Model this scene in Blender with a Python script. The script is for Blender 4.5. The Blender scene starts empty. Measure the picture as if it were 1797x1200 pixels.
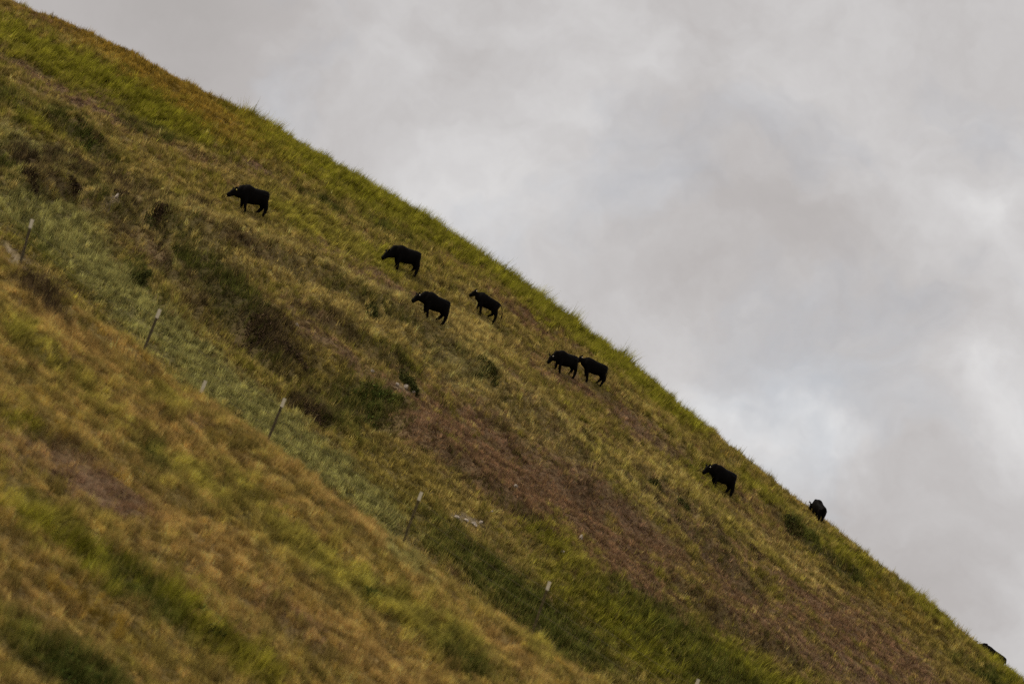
import bpy, bmesh, math
import numpy as np
from mathutils import Vector, Matrix

R = math.radians
rng = np.random.default_rng(7)
scene = bpy.context.scene
COL = scene.collection

# ------------------------------------------------------------------ camera
W, HGT = 1797.0, 1200.0
LENS = 135.0
F = LENS / 36.0 * W
PITCH, ROLL = R(10.0), R(14.0)
CAM = np.array([0.0, 0.0, 1.7])
_r0 = np.array([1.0, 0, 0]); _u0 = np.array([0, -math.sin(PITCH), math.cos(PITCH)])
FWD = np.array([0, math.cos(PITCH), math.sin(PITCH)])
RGT = math.cos(ROLL) * _r0 + math.sin(ROLL) * _u0
UPV = -math.sin(ROLL) * _r0 + math.cos(ROLL) * _u0

def ray(px, py):
    return FWD + RGT * ((px - W / 2) / F) + UPV * (-(py - HGT / 2) / F)

def at_depth(px, py, y):
    d = ray(px, py)
    return CAM + d * (y / d[1])

def project(x, y, z):
    dx, dy, dz = x - CAM[0], y - CAM[1], z - CAM[2]
    f = dx * FWD[0] + dy * FWD[1] + dz * FWD[2]
    r = dx * RGT[0] + dy * RGT[1] + dz * RGT[2]
    u = dx * UPV[0] + dy * UPV[1] + dz * UPV[2]
    f = np.where(np.abs(f) < 1e-3, 1e-3, f)
    return W / 2 + F * r / f, HGT / 2 - F * u / f

# ------------------------------------------------------------------ noise
def _hash(ix, iy, seed):
    h = (ix.astype(np.int64) * 374761393 + iy.astype(np.int64) * 668265263 + seed * 1442695041) & 0x7fffffff
    h = ((h ^ (h >> 13)) * 1274126177) & 0x7fffffff
    h = h ^ (h >> 16)
    return (h & 0xffff) / 65535.0 * (2 * math.pi)

def gnoise(x, y, seed=0):
    x = np.asarray(x, float); y = np.asarray(y, float)
    ix = np.floor(x); iy = np.floor(y)
    fx = x - ix; fy = y - iy
    def g(ox, oy):
        a = _hash(ix + ox, iy + oy, seed)
        return np.cos(a) * (fx - ox) + np.sin(a) * (fy - oy)
    u = fx * fx * fx * (fx * (fx * 6 - 15) + 10)
    v = fy * fy * fy * (fy * (fy * 6 - 15) + 10)
    n = (g(0, 0) * (1 - u) + g(1, 0) * u) * (1 - v) + (g(0, 1) * (1 - u) + g(1, 1) * u) * v
    return n * 1.5

def fbm(x, y, seed=0, oct=4, gain=0.5):
    s = 0; a = 1.0; t = 0
    for k in range(oct):
        s = s + a * gnoise(x * 2 ** k + 17.3 * k, y * 2 ** k - 9.1 * k, seed + k)
        t += a; a *= gain
    return s / t

# ------------------------------------------------------------------ terrain
YC, YF = 215.0, 125.0            # depth of the far crest and of the near spur's crest
S1, W1 = 0.62, 8.0
S2, W2 = 0.47, 6.0
far_px = [(-900, -520), (-500, -290), (-200, -125), (45, 6), (150, 51), (240, 92), (330, 142), (400, 178), (470, 214),
          (520, 243), (600, 291), (680, 338), (760, 388), (840, 440), (900, 484), (960, 529), (1020, 571), (1080, 616),
          (1140, 665), (1200, 719), (1255, 755), (1280, 784), (1350, 840), (1430, 899), (1480, 945), (1560, 1010),
          (1640, 1071), (1700, 1124), (1760, 1170), (1797, 1203), (2000, 1350), (2300, 1530), (2800, 1750)]
near_px = [(-900, -130), (-400, 190), (-120, 375), (0, 456), (60, 495), (110, 535), (250, 628), (346, 702), (472, 776),
           (600, 870), (700, 950), (800, 1030), (870, 1085), (950, 1135), (1040, 1200), (1150, 1280), (1400, 1450), (1900, 1700)]

def crest(pts, yc, S, w):
    xs, zs = [], []
    for px, py in pts:
        p = at_depth(px, py, yc)
        m = (p[2] - CAM[2]) / yc
        t = np.linspace(0, w, 200)
        off = np.max(m * t - S * (np.sqrt(t * t + w * w) - w))
        xs.append(p[0]); zs.append(p[2] - off)
    return np.array(xs), np.array(zs)

FX, FZ = crest(far_px, YC, S1, W1)
NX, NZ = crest(near_px, YF, S2, W2)

def smooth_interp(x, xs, zs):
    s = 0
    for o, wt in ((-1.2, .25), (0, .5), (1.2, .25)):
        s = s + wt * np.interp(x + o, xs, zs)
    return s

def H_base(x, y):
    zc = smooth_interp(x, FX, FZ); zn = smooth_interp(x, NX, NZ)
    t = YC - y
    h1 = zc - np.where(t > 0, S1, 0.45) * (np.sqrt(t * t + W1 * W1) - W1)
    t2 = YF - y
    h2 = zn - np.where(t2 > 0, S2, 0.28) * (np.sqrt(t2 * t2 + W2 * W2) - W2)
    k = 1.6
    h = 0.5 * (h1 + h2 + np.sqrt((h1 - h2) ** 2 + k * k))
    k = 3.0
    g = 0.4 * fbm(x / 40, y / 40, 91, 2)
    return 0.5 * (h + g + np.sqrt((h - g) ** 2 + k * k)) - 0.4

def seg_features(x, y, pts, width):
    """gaussian fall-off around a polyline in ground coordinates"""
    d = np.full(np.shape(x), 1e9)
    for (x0, y0), (x1, y1) in zip(pts[:-1], pts[1:]):
        dx, dy = x1 - x0, y1 - y0
        t = np.clip(((x - x0) * dx + (y - y0) * dy) / (dx * dx + dy * dy), 0, 1)
        d = np.minimum(d, (x - x0 - t * dx) ** 2 + (y - y0 - t * dy) ** 2)
    return np.exp(-d / (width * width))

def bank_step(x, y, pts, dep, wid):
    """a broken bank: ground raised on the uphill side of a polyline, hollowed just below it"""
    xs = np.array([p[0] for p in pts]); ys = np.array([p[1] for p in pts])
    o = np.argsort(xs); xs, ys = xs[o], ys[o]
    yl = np.interp(x, xs, ys) + .45 * gnoise(x / 1.6, y * 0, 161) + .25 * gnoise(x / .6, y * 0, 162)
    t = np.clip((x - xs[0] + .6) / 1.5, 0, 1) * np.clip((xs[-1] + .6 - x) / 1.5, 0, 1)
    d = y - yl
    up = 1 / (1 + np.exp(-np.clip(d / .16, -40, 40)))
    return t * dep * (up * np.exp(-np.clip(d, 0, None) / (2.2 * wid)) - .55 * (1 - up) * np.exp(-np.clip(-d, 0, None) / (1.3 * wid)))

def march(px, py, Hf, y0=60.0, y1=330.0):
    d = ray(px, py)
    ys = np.arange(y0, y1, 0.1)
    X = CAM[0] + d[0] / d[1] * ys; Z = CAM[2] + d[2] / d[1] * ys
    hit = np.nonzero(Hf(X, ys) >= Z)[0]
    if len(hit) == 0:
        i = int(np.argmin(Z - Hf(X, ys)))
    else:
        i = hit[0]
    return np.array([X[i], ys[i], float(Hf(X[i:i + 1], ys[i:i + 1])[0])])

def to_ground(pts):
    return [tuple(march(px, py, H_base)[:2]) for px, py in pts]

SPUR = to_ground([(180, 352), (300, 415), (400, 452), (560, 512), (740, 605), (900, 732), (1010, 812), (1150, 930)])
GULLY = to_ground([(0, 268), (110, 318), (240, 385), (330, 470), (440, 575), (540, 640), (640, 700)])
BANK = to_ground([(0, 345), (120, 352), (240, 420), (330, 520)])
TRAIL = to_ground([(380, 268), (480, 320), (620, 380), (800, 500), (960, 580), (1100, 690), (1260, 800), (1400, 905), (1560, 1040)])

CREASES = [(to_ground(p_), d_, w_) for p_, d_, w_ in [
    ([(180, 358), (300, 423), (400, 461), (560, 523), (740, 617), (900, 743), (1010, 823)], .55, 1.3), ([(0, 352), (120, 360), (240, 428), (330, 525)], .7, 1.2),
    ([(95, 222), (150, 255), (185, 285)], .7, .8), ([(40, 268), (95, 300), (130, 345)], .7, .8), ([(205, 318), (250, 350), (300, 385)], .6, .8),
    ([(240, 378), (290, 425), (335, 490), (350, 560)], .9, 1.0), ([(355, 470), (430, 545), (500, 625), (590, 690)], .9, 1.2),
    ([(520, 545), (610, 590), (720, 655)], .6, .9), ([(690, 560), (790, 625), (870, 680)], .5, .8), ([(640, 690), (740, 770), (850, 860), (960, 950)], .5, 1.1),
    ([(990, 780), (1100, 860), (1210, 950), (1330, 1050)], .55, 1.0), ([(1120, 838), (1200, 893), (1270, 965)], .5, .8), ([(1365, 912), (1430, 965), (1520, 1030)], .5, .8),
    ([(230, 480), (265, 520), (300, 575)], .5, .8), ([(860, 745), (960, 830), (1060, 900)], .45, .9), ([(1150, 1010), (1280, 1090), (1400, 1170)], .5, 1.2)]]

def H(x, y):
    x = np.asarray(x, float); y = np.asarray(y, float)
    h = H_base(x, y)
    far = 1 / (1 + np.exp(-(y - 150) / 3.0))
    h = h + far * (1.0 * seg_features(x, y, SPUR, 2.0) - 1.5 * seg_features(x, y, GULLY, 1.9)
                   + 0.9 * seg_features(x, y, BANK, 1.8) - 0.22 * seg_features(x, y, TRAIL, 1.0))
    for pts, dep, wid in CREASES:
        h = h + far * bank_step(x, y, pts, dep, wid)
    # terracettes: small treads and risers worn along the slope
    ph = (y + .05 * x + 1.5 * fbm(x / 9, y / 6, 141, 3)) / 1.9
    fr = ph - np.floor(ph)
    saw = np.where(fr < .3, fr / .3, 1 - (fr - .3) / .7) - .5
    msk = np.clip(.35 + 1.6 * fbm(x / 10, y / 5, 151, 2), 0, 1) * np.clip((YC - 2 - y) / 5, 0, 1)
    h = h + far * .30 * msk * saw
    edge = np.clip(np.abs(y - YC) / 6.0, 0.25, 1.0)          # calmer along the skyline
    near = np.clip((y - 70) / 20, 0, 1)
    # hollows and terraces run down the spur, stretched along it
    h = h + near * edge * 0.50 * fbm(x / 16 + 3, (y + 0.06 * x) / 5.0, 11, 3)
    h = h + near * edge * 0.42 * fbm(x / 4.2, (y + 0.06 * x) / 1.7, 23, 3)
    h = h + near * np.clip((YF + 4 - y) / 6, 0, 1) * 0.35 * fbm(x / 3.0, y / 1.6, 29, 3)
    h = h + near * 0.17 * fbm(x / 1.5, y / 1.0, 37, 2)
    return h

def H1v(x, y):
    return float(H(np.array([x]), np.array([y]))[0])

def ground_at(px, py):
    return march(px, py, H)

# ------------------------------------------------------------------ what grows where
# albedos
SP = {
    'straw':  (0.480, 0.372, 0.128),
    'olive':  (0.285, 0.224, 0.058),
    'green':  (0.240, 0.228, 0.024),
    'lime':   (0.340, 0.296, 0.060),
    'deep':   (0.095, 0.104, 0.022),
    'sage':   (0.315, 0.298, 0.105),
    'russet': (0.232, 0.138, 0.076),
    'mauve':  (0.240, 0.152, 0.096),
    'brush':  (0.080, 0.055, 0.030),
    'tan':    (0.455, 0.305, 0.105),
    'gold':   (0.300, 0.200, 0.034),
    'bare':   (0.270, 0.215, 0.140),
}
NAMES = list(SP); SPA = np.array([SP[n] for n in NAMES]); IDX = {n: i for i, n in enumerate(NAMES)}
HEIGHT = {'straw': .27, 'olive': .25, 'green': .46, 'lime': .36, 'deep': .38, 'sage': .32, 'russet': .17, 'mauve': .13,
          'brush': .42, 'tan': .24, 'gold': .26, 'bare': .05}
HGTA = np.array([HEIGHT[n] for n in NAMES])

# (x, y, half length, half width, angle down to the right, kind, weight) on the far slope
FAR = [
    (230, 85, 330, 42, 30, 'gold', 1.0), (60, 22, 90, 20, 28, 'russet', .7), (330, 190, 120, 22, 35, 'gold', .8),
    (150, 134, 230, 24, 27, 'green', 1.8), (40, 88, 90, 15, 20, 'lime', .7), (290, 200, 90, 18, 32, 'green', .9),
    (110, 155, 150, 17, 25, 'mauve', 1.2), (190, 190, 70, 20, 30, 'mauve', 1.0),
    (560, 272, 200, 36, 35, 'green', 2.0), (760, 395, 130, 18, 34, 'green', 1.2), (455, 200, 75, 14, 30, 'lime', .5), (690, 350, 90, 14, 33, 'green', 1.0), (800, 420, 80, 13, 34, 'green', .7),
    (945, 518, 120, 26, 35, 'green', 2.0), (1075, 618, 100, 24, 40, 'green', 1.8), (1170, 700, 70, 16, 44, 'green', .9),
    (1240, 745, 50, 12, 25, 'green', .9), (1310, 800, 60, 10, 40, 'olive', .8),
    (1500, 985, 70, 12, 42, 'green', .7), (1630, 1065, 70, 12, 40, 'green', .8), (1770, 1185, 70, 14, 42, 'green', .9),
    (575, 415, 115, 20, 31, 'lime', 1.5), (520, 385, 60, 12, 31, 'green', .8), (670, 455, 50, 18, 25, 'green', .9),
    (645, 483, 125, 13, 31, 'mauve', 1.5), (415, 284, 60, 9, 25, 'mauve', 1.6), (350, 290, 90, 9, 27, 'russet', .6),
    (930, 562, 95, 11, 33, 'russet', 1.5), (800, 455, 80, 14, 33, 'russet', .5),
    (1010, 675, 110, 18, 31, 'russet', 1.3), (1140, 765, 140, 16, 34, 'mauve', 1.1), (930, 690, 120, 12, 36, 'mauve', 1.0),
    (1250, 1000, 340, 80, 37, 'mauve', .75), (1000, 850, 260, 75, 37, 'mauve', .6), (1560, 1130, 180, 40, 36, 'mauve', .6), (760, 730, 120, 40, 35, 'mauve', .7),
    (860, 800, 170, 46, 37, 'russet', 1.4), (760, 760, 90, 40, 35, 'russet', 1.2), (980, 900, 190, 55, 37, 'russet', 1.5),
    (1130, 960, 160, 45, 37, 'russet', 1.0), (1300, 1060, 120, 32, 38, 'russet', .9),
    (1490, 1110, 150, 42, 35, 'russet', 1.3), (1500, 1180, 160, 30, 30, 'mauve', .9), (1330, 900, 120, 18, 38, 'russet', .6),
    (1380, 980, 130, 16, 38, 'straw', .5), (1180, 850, 90, 24, 35, 'straw', .6),
    (300, 412, 80, 14, 28, 'straw', 1.0), (480, 480, 100, 13, 22, 'straw', 1.3), (650, 560, 100, 14, 29, 'straw', 1.3),
    (820, 665, 90, 16, 38, 'straw', 1.2), (950, 765, 90, 16, 37, 'straw', 1.0), (1085, 850, 120, 18, 38, 'lime', .8),
    (800, 640, 70, 26, 32, 'sage', 1.0), (560, 470, 70, 10, 28, 'straw', .6), (850, 590, 90, 18, 30, 'straw', .7),
    (60, 370, 120, 30, 12, 'sage', 1.3), (150, 450, 120, 34, 38, 'sage', 1.2), (250, 560, 120, 34, 38, 'sage', 1.4),
    (370, 660, 110, 34, 38, 'sage', 1.5), (520, 780, 120, 30, 38, 'sage', 1.6), (640, 880, 90, 26, 40, 'sage', 1.7),
    (60, 420, 50, 24, 38, 'deep', .6), (110, 480, 80, 16, 38, 'deep', .4), (190, 500, 60, 20, 38, 'sage', .5),
    (20, 180, 60, 20, 30, 'deep', .7), (60, 215, 60, 12, 30, 'green', .6), (40, 250, 90, 24, 25, 'sage', .6), (140, 235, 62, 13, 38, 'deep', 2.0), (250, 222, 60, 9, 26, 'deep', 1.2),
    (15, 290, 40, 14, 45, 'deep', 1.6), (60, 286, 46, 13, 48, 'brush', 1.9), (105, 316, 40, 10, 62, 'brush', 1.4), (90, 270, 26, 9, 30, 'brush', 1.2),
    (145, 303, 44, 11, 48, 'brush', 1.6), (165, 325, 40, 10, 40, 'deep', 1.2), (130, 330, 50, 10, 30, 'mauve', 1.0), (205, 322, 38, 11, 45, 'brush', 1.7), (232, 343, 34, 9, 35, 'mauve', 1.0),
    (275, 363, 36, 10, 38, 'brush', 1.8), (258, 392, 44, 13, 48, 'brush', 1.7), (235, 405, 60, 12, 30, 'mauve', .7), (300, 430, 50, 13, 50, 'deep', 1.2), (275, 450, 70, 16, 48, 'mauve', .9),
    (320, 490, 60, 14, 52, 'brush', .9), (345, 365, 22, 7, 40, 'brush', 1.2), (430, 430, 26, 8, 38, 'brush', 1.3), (245, 485, 32, 14, 60, 'deep', 1.6),
    (375, 480, 110, 26, 45, 'deep', 1.3), (440, 560, 90, 26, 42, 'brush', 1.0), (500, 600, 60, 26, 40, 'brush', 1.2), (580, 610, 80, 22, 35, 'mauve', .7),
    (560, 640, 90, 26, 38, 'olive', 1.0), (650, 700, 60, 26, 20, 'deep', 1.6), (600, 745, 90, 18, 35, 'deep', .7), (545, 720, 45, 14, 30, 'brush', 1.5),
    (690, 560, 60, 14, 38, 'deep', .5), (430, 425, 70, 14, 30, 'mauve', .7), (540, 545, 60, 14, 32, 'mauve', .8),
    (700, 830, 110, 30, 38, 'olive', 1.2), (800, 960, 150, 26, 40, 'deep', 1.1), (720, 900, 110, 22, 40, 'olive', .8), (950, 1080, 160, 34, 38, 'deep', 1.2),
    (1010, 970, 60, 22, 40, 'lime', .9), (970, 950, 60, 24, 40, 'green', 1.0), (1110, 1110, 170, 45, 36, 'green', .9),
    (1200, 1140, 200, 45, 34, 'deep', 1.3), (1330, 1180, 120, 30, 30, 'green', .8), (1220, 1010, 70, 26, 38, 'olive', .8),
    (1060, 800, 90, 12, 36, 'lime', .7), (1250, 900, 120, 14, 38, 'lime', .6), (1330, 860, 60, 12, 36, 'green', .6),
    (1230, 830, 60, 14, 30, 'green', .8), (1420, 940, 70, 9, 38, 'deep', 1.0), (1500, 1015, 40, 8, 35, 'deep', 1.4),
    (1610, 1120, 120, 22, 37, 'olive', .9), (1720, 1180, 60, 10, 30, 'deep', 1.6), (1560, 1060, 90, 12, 38, 'gold', .6),
    (565, 355, 42, 6, 32, 'deep', 1.6), (680, 405, 50, 8, 32, 'deep', .9), (24, 450, 28, 7, 45, 'bare', 2.6), (205, 347, 10, 5, 40, 'bare', 2.0),
    (710, 683, 22, 5, 28, 'bare', 1.0), (822, 915, 28, 5, 28, 'bare', 1.0), (1135, 655, 70, 14, 40, 'olive', .8),
]
NEAR = [
    (30, 585, 70, 16, 33, 'lime', 1.2), (25, 590, 30, 12, 40, 'green', .8), (110, 640, 90, 14, 34, 'lime', .8), (60, 500, 60, 16, 40, 'brush', 1.3),
    (95, 545, 40, 12, 40, 'brush', 1.3), (120, 590, 90, 18, 36, 'tan', .9), (250, 740, 110, 26, 33, 'tan', .8), (290, 700, 40, 16, 35, 'lime', .8), (350, 745, 35, 14, 30, 'russet', .5),
    (40, 740, 40, 20, 25, 'green', .6), (180, 715, 70, 20, 33, 'lime', .7), (260, 800, 35, 14, 50, 'deep', 1.3), (330, 830, 80, 20, 40, 'lime', .9),
    (130, 835, 110, 32, 30, 'mauve', 1.5), (220, 880, 70, 22, 30, 'russet', .8), (60, 800, 80, 16, 28, 'tan', .8),
    (90, 915, 90, 24, 33, 'lime', 1.2), (130, 960, 120, 26, 35, 'green', 1.4), (230, 1030, 120, 26, 37, 'deep', 1.5), (300, 1055, 70, 26, 30, 'green', .8),
    (450, 900, 120, 28, 38, 'olive', .7), (430, 860, 60, 14, 40, 'lime', .8), (560, 985, 110, 22, 37, 'lime', 1.4), (690, 1070, 110, 24, 37, 'lime', 1.6), (650, 1035, 30, 12, 40, 'deep', 1.4),
    (810, 1150, 60, 18, 35, 'deep', 1.2), (800, 1120, 90, 20, 38, 'lime', .8), (660, 1150, 120, 30, 35, 'tan', .9), (380, 980, 120, 34, 36, 'tan', .8), (520, 1090, 100, 24, 36, 'russet', .5),
    (60, 1060, 80, 26, 30, 'tan', .7), (170, 1080, 90, 22, 35, 'gold', .9), (110, 1165, 120, 34, 30, 'deep', 1.7), (40, 1120, 60, 20, 25, 'lime', .9),
    (260, 1130, 110, 26, 36, 'olive', .9), (420, 1150, 120, 30, 38, 'green', .8), (620, 900, 100, 22, 38, 'tan', 1.0), (880, 1130, 70, 14, 40, 'tan', .9),
    (700, 975, 60, 14, 38, 'sage', .8), (930, 1140, 40, 12, 35, 'lime', .8),
]
_cF = np.array([(a, b, c, d, math.cos(R(e)), math.sin(R(e)), IDX[k], w) for a, b, c, d, e, k, w in FAR])
_cN = np.array([(a, b, c, d, math.cos(R(e)), math.sin(R(e)), IDX[k], w) for a, b, c, d, e, k, w in NEAR])

def species_weights(x, y, z, far):
    px, py = project(x, y, z)
    sc = 1.0 if far else 1.6
    wx = px + 26 * fbm(x / 3.5 * sc, y / 2.6 * sc, 51, 4, .65) + 13 * gnoise(x * 1.4 * sc, y * 1.7 * sc, 53)
    wy = py + 18 * fbm(x / 3.5 * sc, y / 2.6 * sc, 77, 4, .65) + 11 * gnoise(x * 1.4 * sc, y * 1.7 * sc, 79)
    wts = np.zeros((len(x), len(NAMES)))
    s1 = fbm(x / 9 * sc, (y + .04 * x) / 1.7 * sc, 5, 4, .6)
    s2 = fbm(x / 7 * sc, (y + .04 * x) / 1.3 * sc, 6, 4, .6)
    s3 = fbm(x / 1.5 * sc, y / 1.1 * sc, 8, 3, .6)
    if far:
        wts[:, IDX['straw']] = .28 + .55 * np.clip(s1, -.3, 1) + .25 * np.clip(s3, 0, 1)
        wts[:, IDX['olive']] = .42 + .3 * np.clip(-s1, 0, 1)
        wts[:, IDX['russet']] = .14 + .7 * np.clip(s2, 0, 1)
        wts[:, IDX['green']] = .10 + .7 * np.clip(-s2, 0, 1)
        wts[:, IDX['deep']] = .06 + .4 * np.clip(-s3, 0, 1)
        wts[:, IDX['gold']] = .3 * np.clip(1 - np.abs(y - YC) / 14, 0, 1)
    else:
        wts[:, IDX['tan']] = .38 + .55 * np.clip(s1, -.4, 1)
        wts[:, IDX['straw']] = .18 + .3 * np.clip(s3, 0, 1)
        wts[:, IDX['gold']] = .16
        wts[:, IDX['lime']] = .08 + .6 * np.clip(-s2, 0, 1)
        wts[:, IDX['olive']] = .30 + .5 * np.clip(-s1, 0, 1)
        wts[:, IDX['russet']] = .05 + .55 * np.clip(s2, 0, 1)
        wts[:, IDX['deep']] = .05 + .55 * np.clip(-s3 - .05, 0, 1)
    if far:
        jx, jy = x + .5 * gnoise(x / 1.3, y / 1.3, 87), y + .5 * gnoise(x / 1.1, y / 1.1, 88)
        cz = np.zeros(len(x))
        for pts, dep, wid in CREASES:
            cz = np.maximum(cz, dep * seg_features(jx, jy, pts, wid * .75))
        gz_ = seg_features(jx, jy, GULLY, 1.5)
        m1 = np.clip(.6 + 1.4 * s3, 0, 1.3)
        crease_dark = np.clip(2.1 * cz * m1 + 1.3 * gz_ * np.clip(.5 + 1.5 * s2, 0, 1.2), 0, 1.4)  # dark plants in the folds, deepened to paint in the shade of the relief
        crest_light = np.clip(seg_features(jx, jy - .7, SPUR, 1.1) * 1.3 + .9 * seg_features(jx, jy - .6, BANK, 1.0), 0, 1.3)  # pale grass on the crests, painted in as their lit edges
    tot = np.zeros(len(x))
    pat = np.zeros_like(wts)
    for cx, cy, hl, hw, c, s, k, w in (_cF if far else _cN):
        u = (wx - cx) * c + (wy - cy) * s
        v = -(wx - cx) * s + (wy - cy) * c
        q = np.exp(-np.clip((u / hl) ** 2 + (v / hw) ** 2, 0, 30) ** 1.3) * w
        if far and int(k) in (IDX['russet'], IDX['mauve']):
            q = q * np.clip(.66 + 1.3 * s2 + .5 * s3, .10, 1.15)
        pat[:, int(k)] += q; tot += q
    wts = np.clip(wts, 0, None) * np.clip(1.15 - .85 * np.clip(tot, 0, 1.2), .08, 1)[:, None] + pat * 1.5
    if far:
        wts[:, IDX['brush']] += 1.3 * crease_dark * np.clip(.55 + 1.5 * s1, .1, 1)  # brush and deep colours carry the painted crease shade
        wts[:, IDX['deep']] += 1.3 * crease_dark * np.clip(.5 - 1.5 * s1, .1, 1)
        wts[:, IDX['straw']] += 1.5 * crest_light  # straw and sage carry the painted crest light
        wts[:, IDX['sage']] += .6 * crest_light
    wts = wts ** 1.35
    return wts / wts.sum(1, keepdims=True)

def is_far(x, y):
    return y > YF + 6

def weights_at(x, y, z):
    out = np.zeros((len(x), len(NAMES)))
    f = is_far(x, y)
    if f.any(): out[f] = species_weights(x[f], y[f], z[f], True)
    if (~f).any(): out[~f] = species_weights(x[~f], y[~f], z[~f], False)
    return out

# ------------------------------------------------------------------ helpers
def tag(o, label=None, cat=None, group=None, kind=None):
    if label: o['label'] = label
    if cat: o['category'] = cat
    if group: o['group'] = group
    if kind: o['kind'] = kind
    return o

def np_mesh(name, verts, faces, nper, mat, colors=None, smooth=False):
    me = bpy.data.meshes.new(name)
    nf = len(faces)
    me.vertices.add(len(verts)); me.vertices.foreach_set('co', np.ascontiguousarray(verts, np.float32).ravel())
    me.loops.add(nf * nper); me.loops.foreach_set('vertex_index', np.ascontiguousarray(faces, np.int32).ravel())
    me.polygons.add(nf)
    me.polygons.foreach_set('loop_start', np.arange(0, nf * nper, nper, dtype=np.int32))
    me.polygons.foreach_set('use_smooth', np.full(nf, smooth, bool))
    me.update(calc_edges=True)
    if colors is not None:
        dom = 'FACE' if len(colors) == nf else 'POINT'
        at = me.attributes.new('tint', 'FLOAT_COLOR', dom)
        c4 = np.ones((len(colors), 4), np.float32); c4[:, :3] = colors
        at.data.foreach_set('color', c4.ravel())
    me.materials.append(mat)
    o = bpy.data.objects.new(name, me); COL.objects.link(o)
    return o

def bm_obj(name, bm, mat, parent=None, smooth=True):
    me = bpy.data.meshes.new(name); bm.to_mesh(me); bm.free()
    for p in me.polygons: p.use_smooth = smooth
    me.materials.append(mat)
    o = bpy.data.objects.new(name, me); COL.objects.link(o)
    if parent: o.parent = parent
    return o

def nt(mat):
    mat.use_nodes = True
    mat.node_tree.nodes.clear()
    return mat.node_tree.nodes, mat.node_tree.links

def blade_material(name, translucency=.35):
    m = bpy.data.materials.new(name); n, l = nt(m)
    out = n.new('ShaderNodeOutputMaterial'); mix = n.new('ShaderNodeMixShader'); mix.inputs[0].default_value = translucency
    d = n.new('ShaderNodeBsdfDiffuse'); t = n.new('ShaderNodeBsdfTranslucent')
    at = n.new('ShaderNodeAttribute'); at.attribute_name = 'tint'
    geo = n.new('ShaderNodeNewGeometry')
    ns = n.new('ShaderNodeTexNoise'); ns.inputs['Scale'].default_value = 2.3; ns.inputs['Detail'].default_value = 3
    l.new(geo.outputs['Position'], ns.inputs['Vector'])
    mr = n.new('ShaderNodeMapRange'); mr.inputs[1].default_value = .3; mr.inputs[2].default_value = .7
    mr.inputs[3].default_value = .82; mr.inputs[4].default_value = 1.18
    l.new(ns.outputs['Fac'], mr.inputs[0])
    mu = n.new('ShaderNodeVectorMath'); mu.operation = 'MULTIPLY'
    l.new(at.outputs['Color'], mu.inputs[0]); l.new(mr.outputs[0], mu.inputs[1])
    l.new(mu.outputs[0], d.inputs['Color']); l.new(mu.outputs[0], t.inputs['Color'])
    l.new(d.outputs[0], mix.inputs[1]); l.new(t.outputs[0], mix.inputs[2]); l.new(mix.outputs[0], out.inputs[0])
    return m

def plain_material(name, col, rough=.8, spec=.2, var=.25, scale=8.0, bump=0.0):
    m = bpy.data.materials.new(name); n, l = nt(m)
    out = n.new('ShaderNodeOutputMaterial'); b = n.new('ShaderNodeBsdfPrincipled')
    tc = n.new('ShaderNodeTexCoord')
    ns = n.new('ShaderNodeTexNoise'); ns.inputs['Scale'].default_value = scale; ns.inputs['Detail'].default_value = 6
    l.new(tc.outputs['Object'], ns.inputs['Vector'])
    cr = n.new('ShaderNodeValToRGB')
    cr.color_ramp.elements[0].position = .3; cr.color_ramp.elements[1].position = .7
    cr.color_ramp.elements[0].color = (*[c * (1 - var) for c in col], 1)
    cr.color_ramp.elements[1].color = (*[min(1, c * (1 + var)) for c in col], 1)
    l.new(ns.outputs['Fac'], cr.inputs[0]); l.new(cr.outputs[0], b.inputs['Base Color'])
    b.inputs['Roughness'].default_value = rough; b.inputs['Specular IOR Level'].default_value = spec
    if bump:
        bp = n.new('ShaderNodeBump'); bp.inputs['Strength'].default_value = bump; bp.inputs['Distance'].default_value = .05
        l.new(ns.outputs['Fac'], bp.inputs['Height']); l.new(bp.outputs[0], b.inputs['Normal'])
    l.new(b.outputs[0], out.inputs[0])
    return m

# ------------------------------------------------------------------ hillside
def axis(lo, a, b, hi, step):
    fine = np.arange(a, b + step / 2, step)
    left = a - np.cumsum(step * 1.25 ** np.arange(1, 60)); left = left[left > lo]
    right = b + np.cumsum(step * 1.25 ** np.arange(1, 60)); right = right[right < hi]
    return np.concatenate([[lo], left[::-1], fine, right, [hi]])
AX = axis(-2500, -48, 48, 2500, .4); AY = axis(-1500, 74, 236, 3500, .32)
gx, gy = np.meshgrid(AX, AY)
gxf, gyf = gx.ravel(), gy.ravel()
gz = H(gxf, gyf)
nx, ny = len(AX), len(AY)
idx = np.arange(nx * ny).reshape(ny, nx)
fc = np.stack([idx[:-1, :-1], idx[:-1, 1:], idx[1:, 1:], idx[1:, :-1]], -1).reshape(-1, 4)
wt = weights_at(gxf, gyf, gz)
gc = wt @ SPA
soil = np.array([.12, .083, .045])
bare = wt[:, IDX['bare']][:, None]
gcol = (gc * .5 + soil * .5) * (1 - bare) + np.array(SP['bare']) * bare

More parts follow.
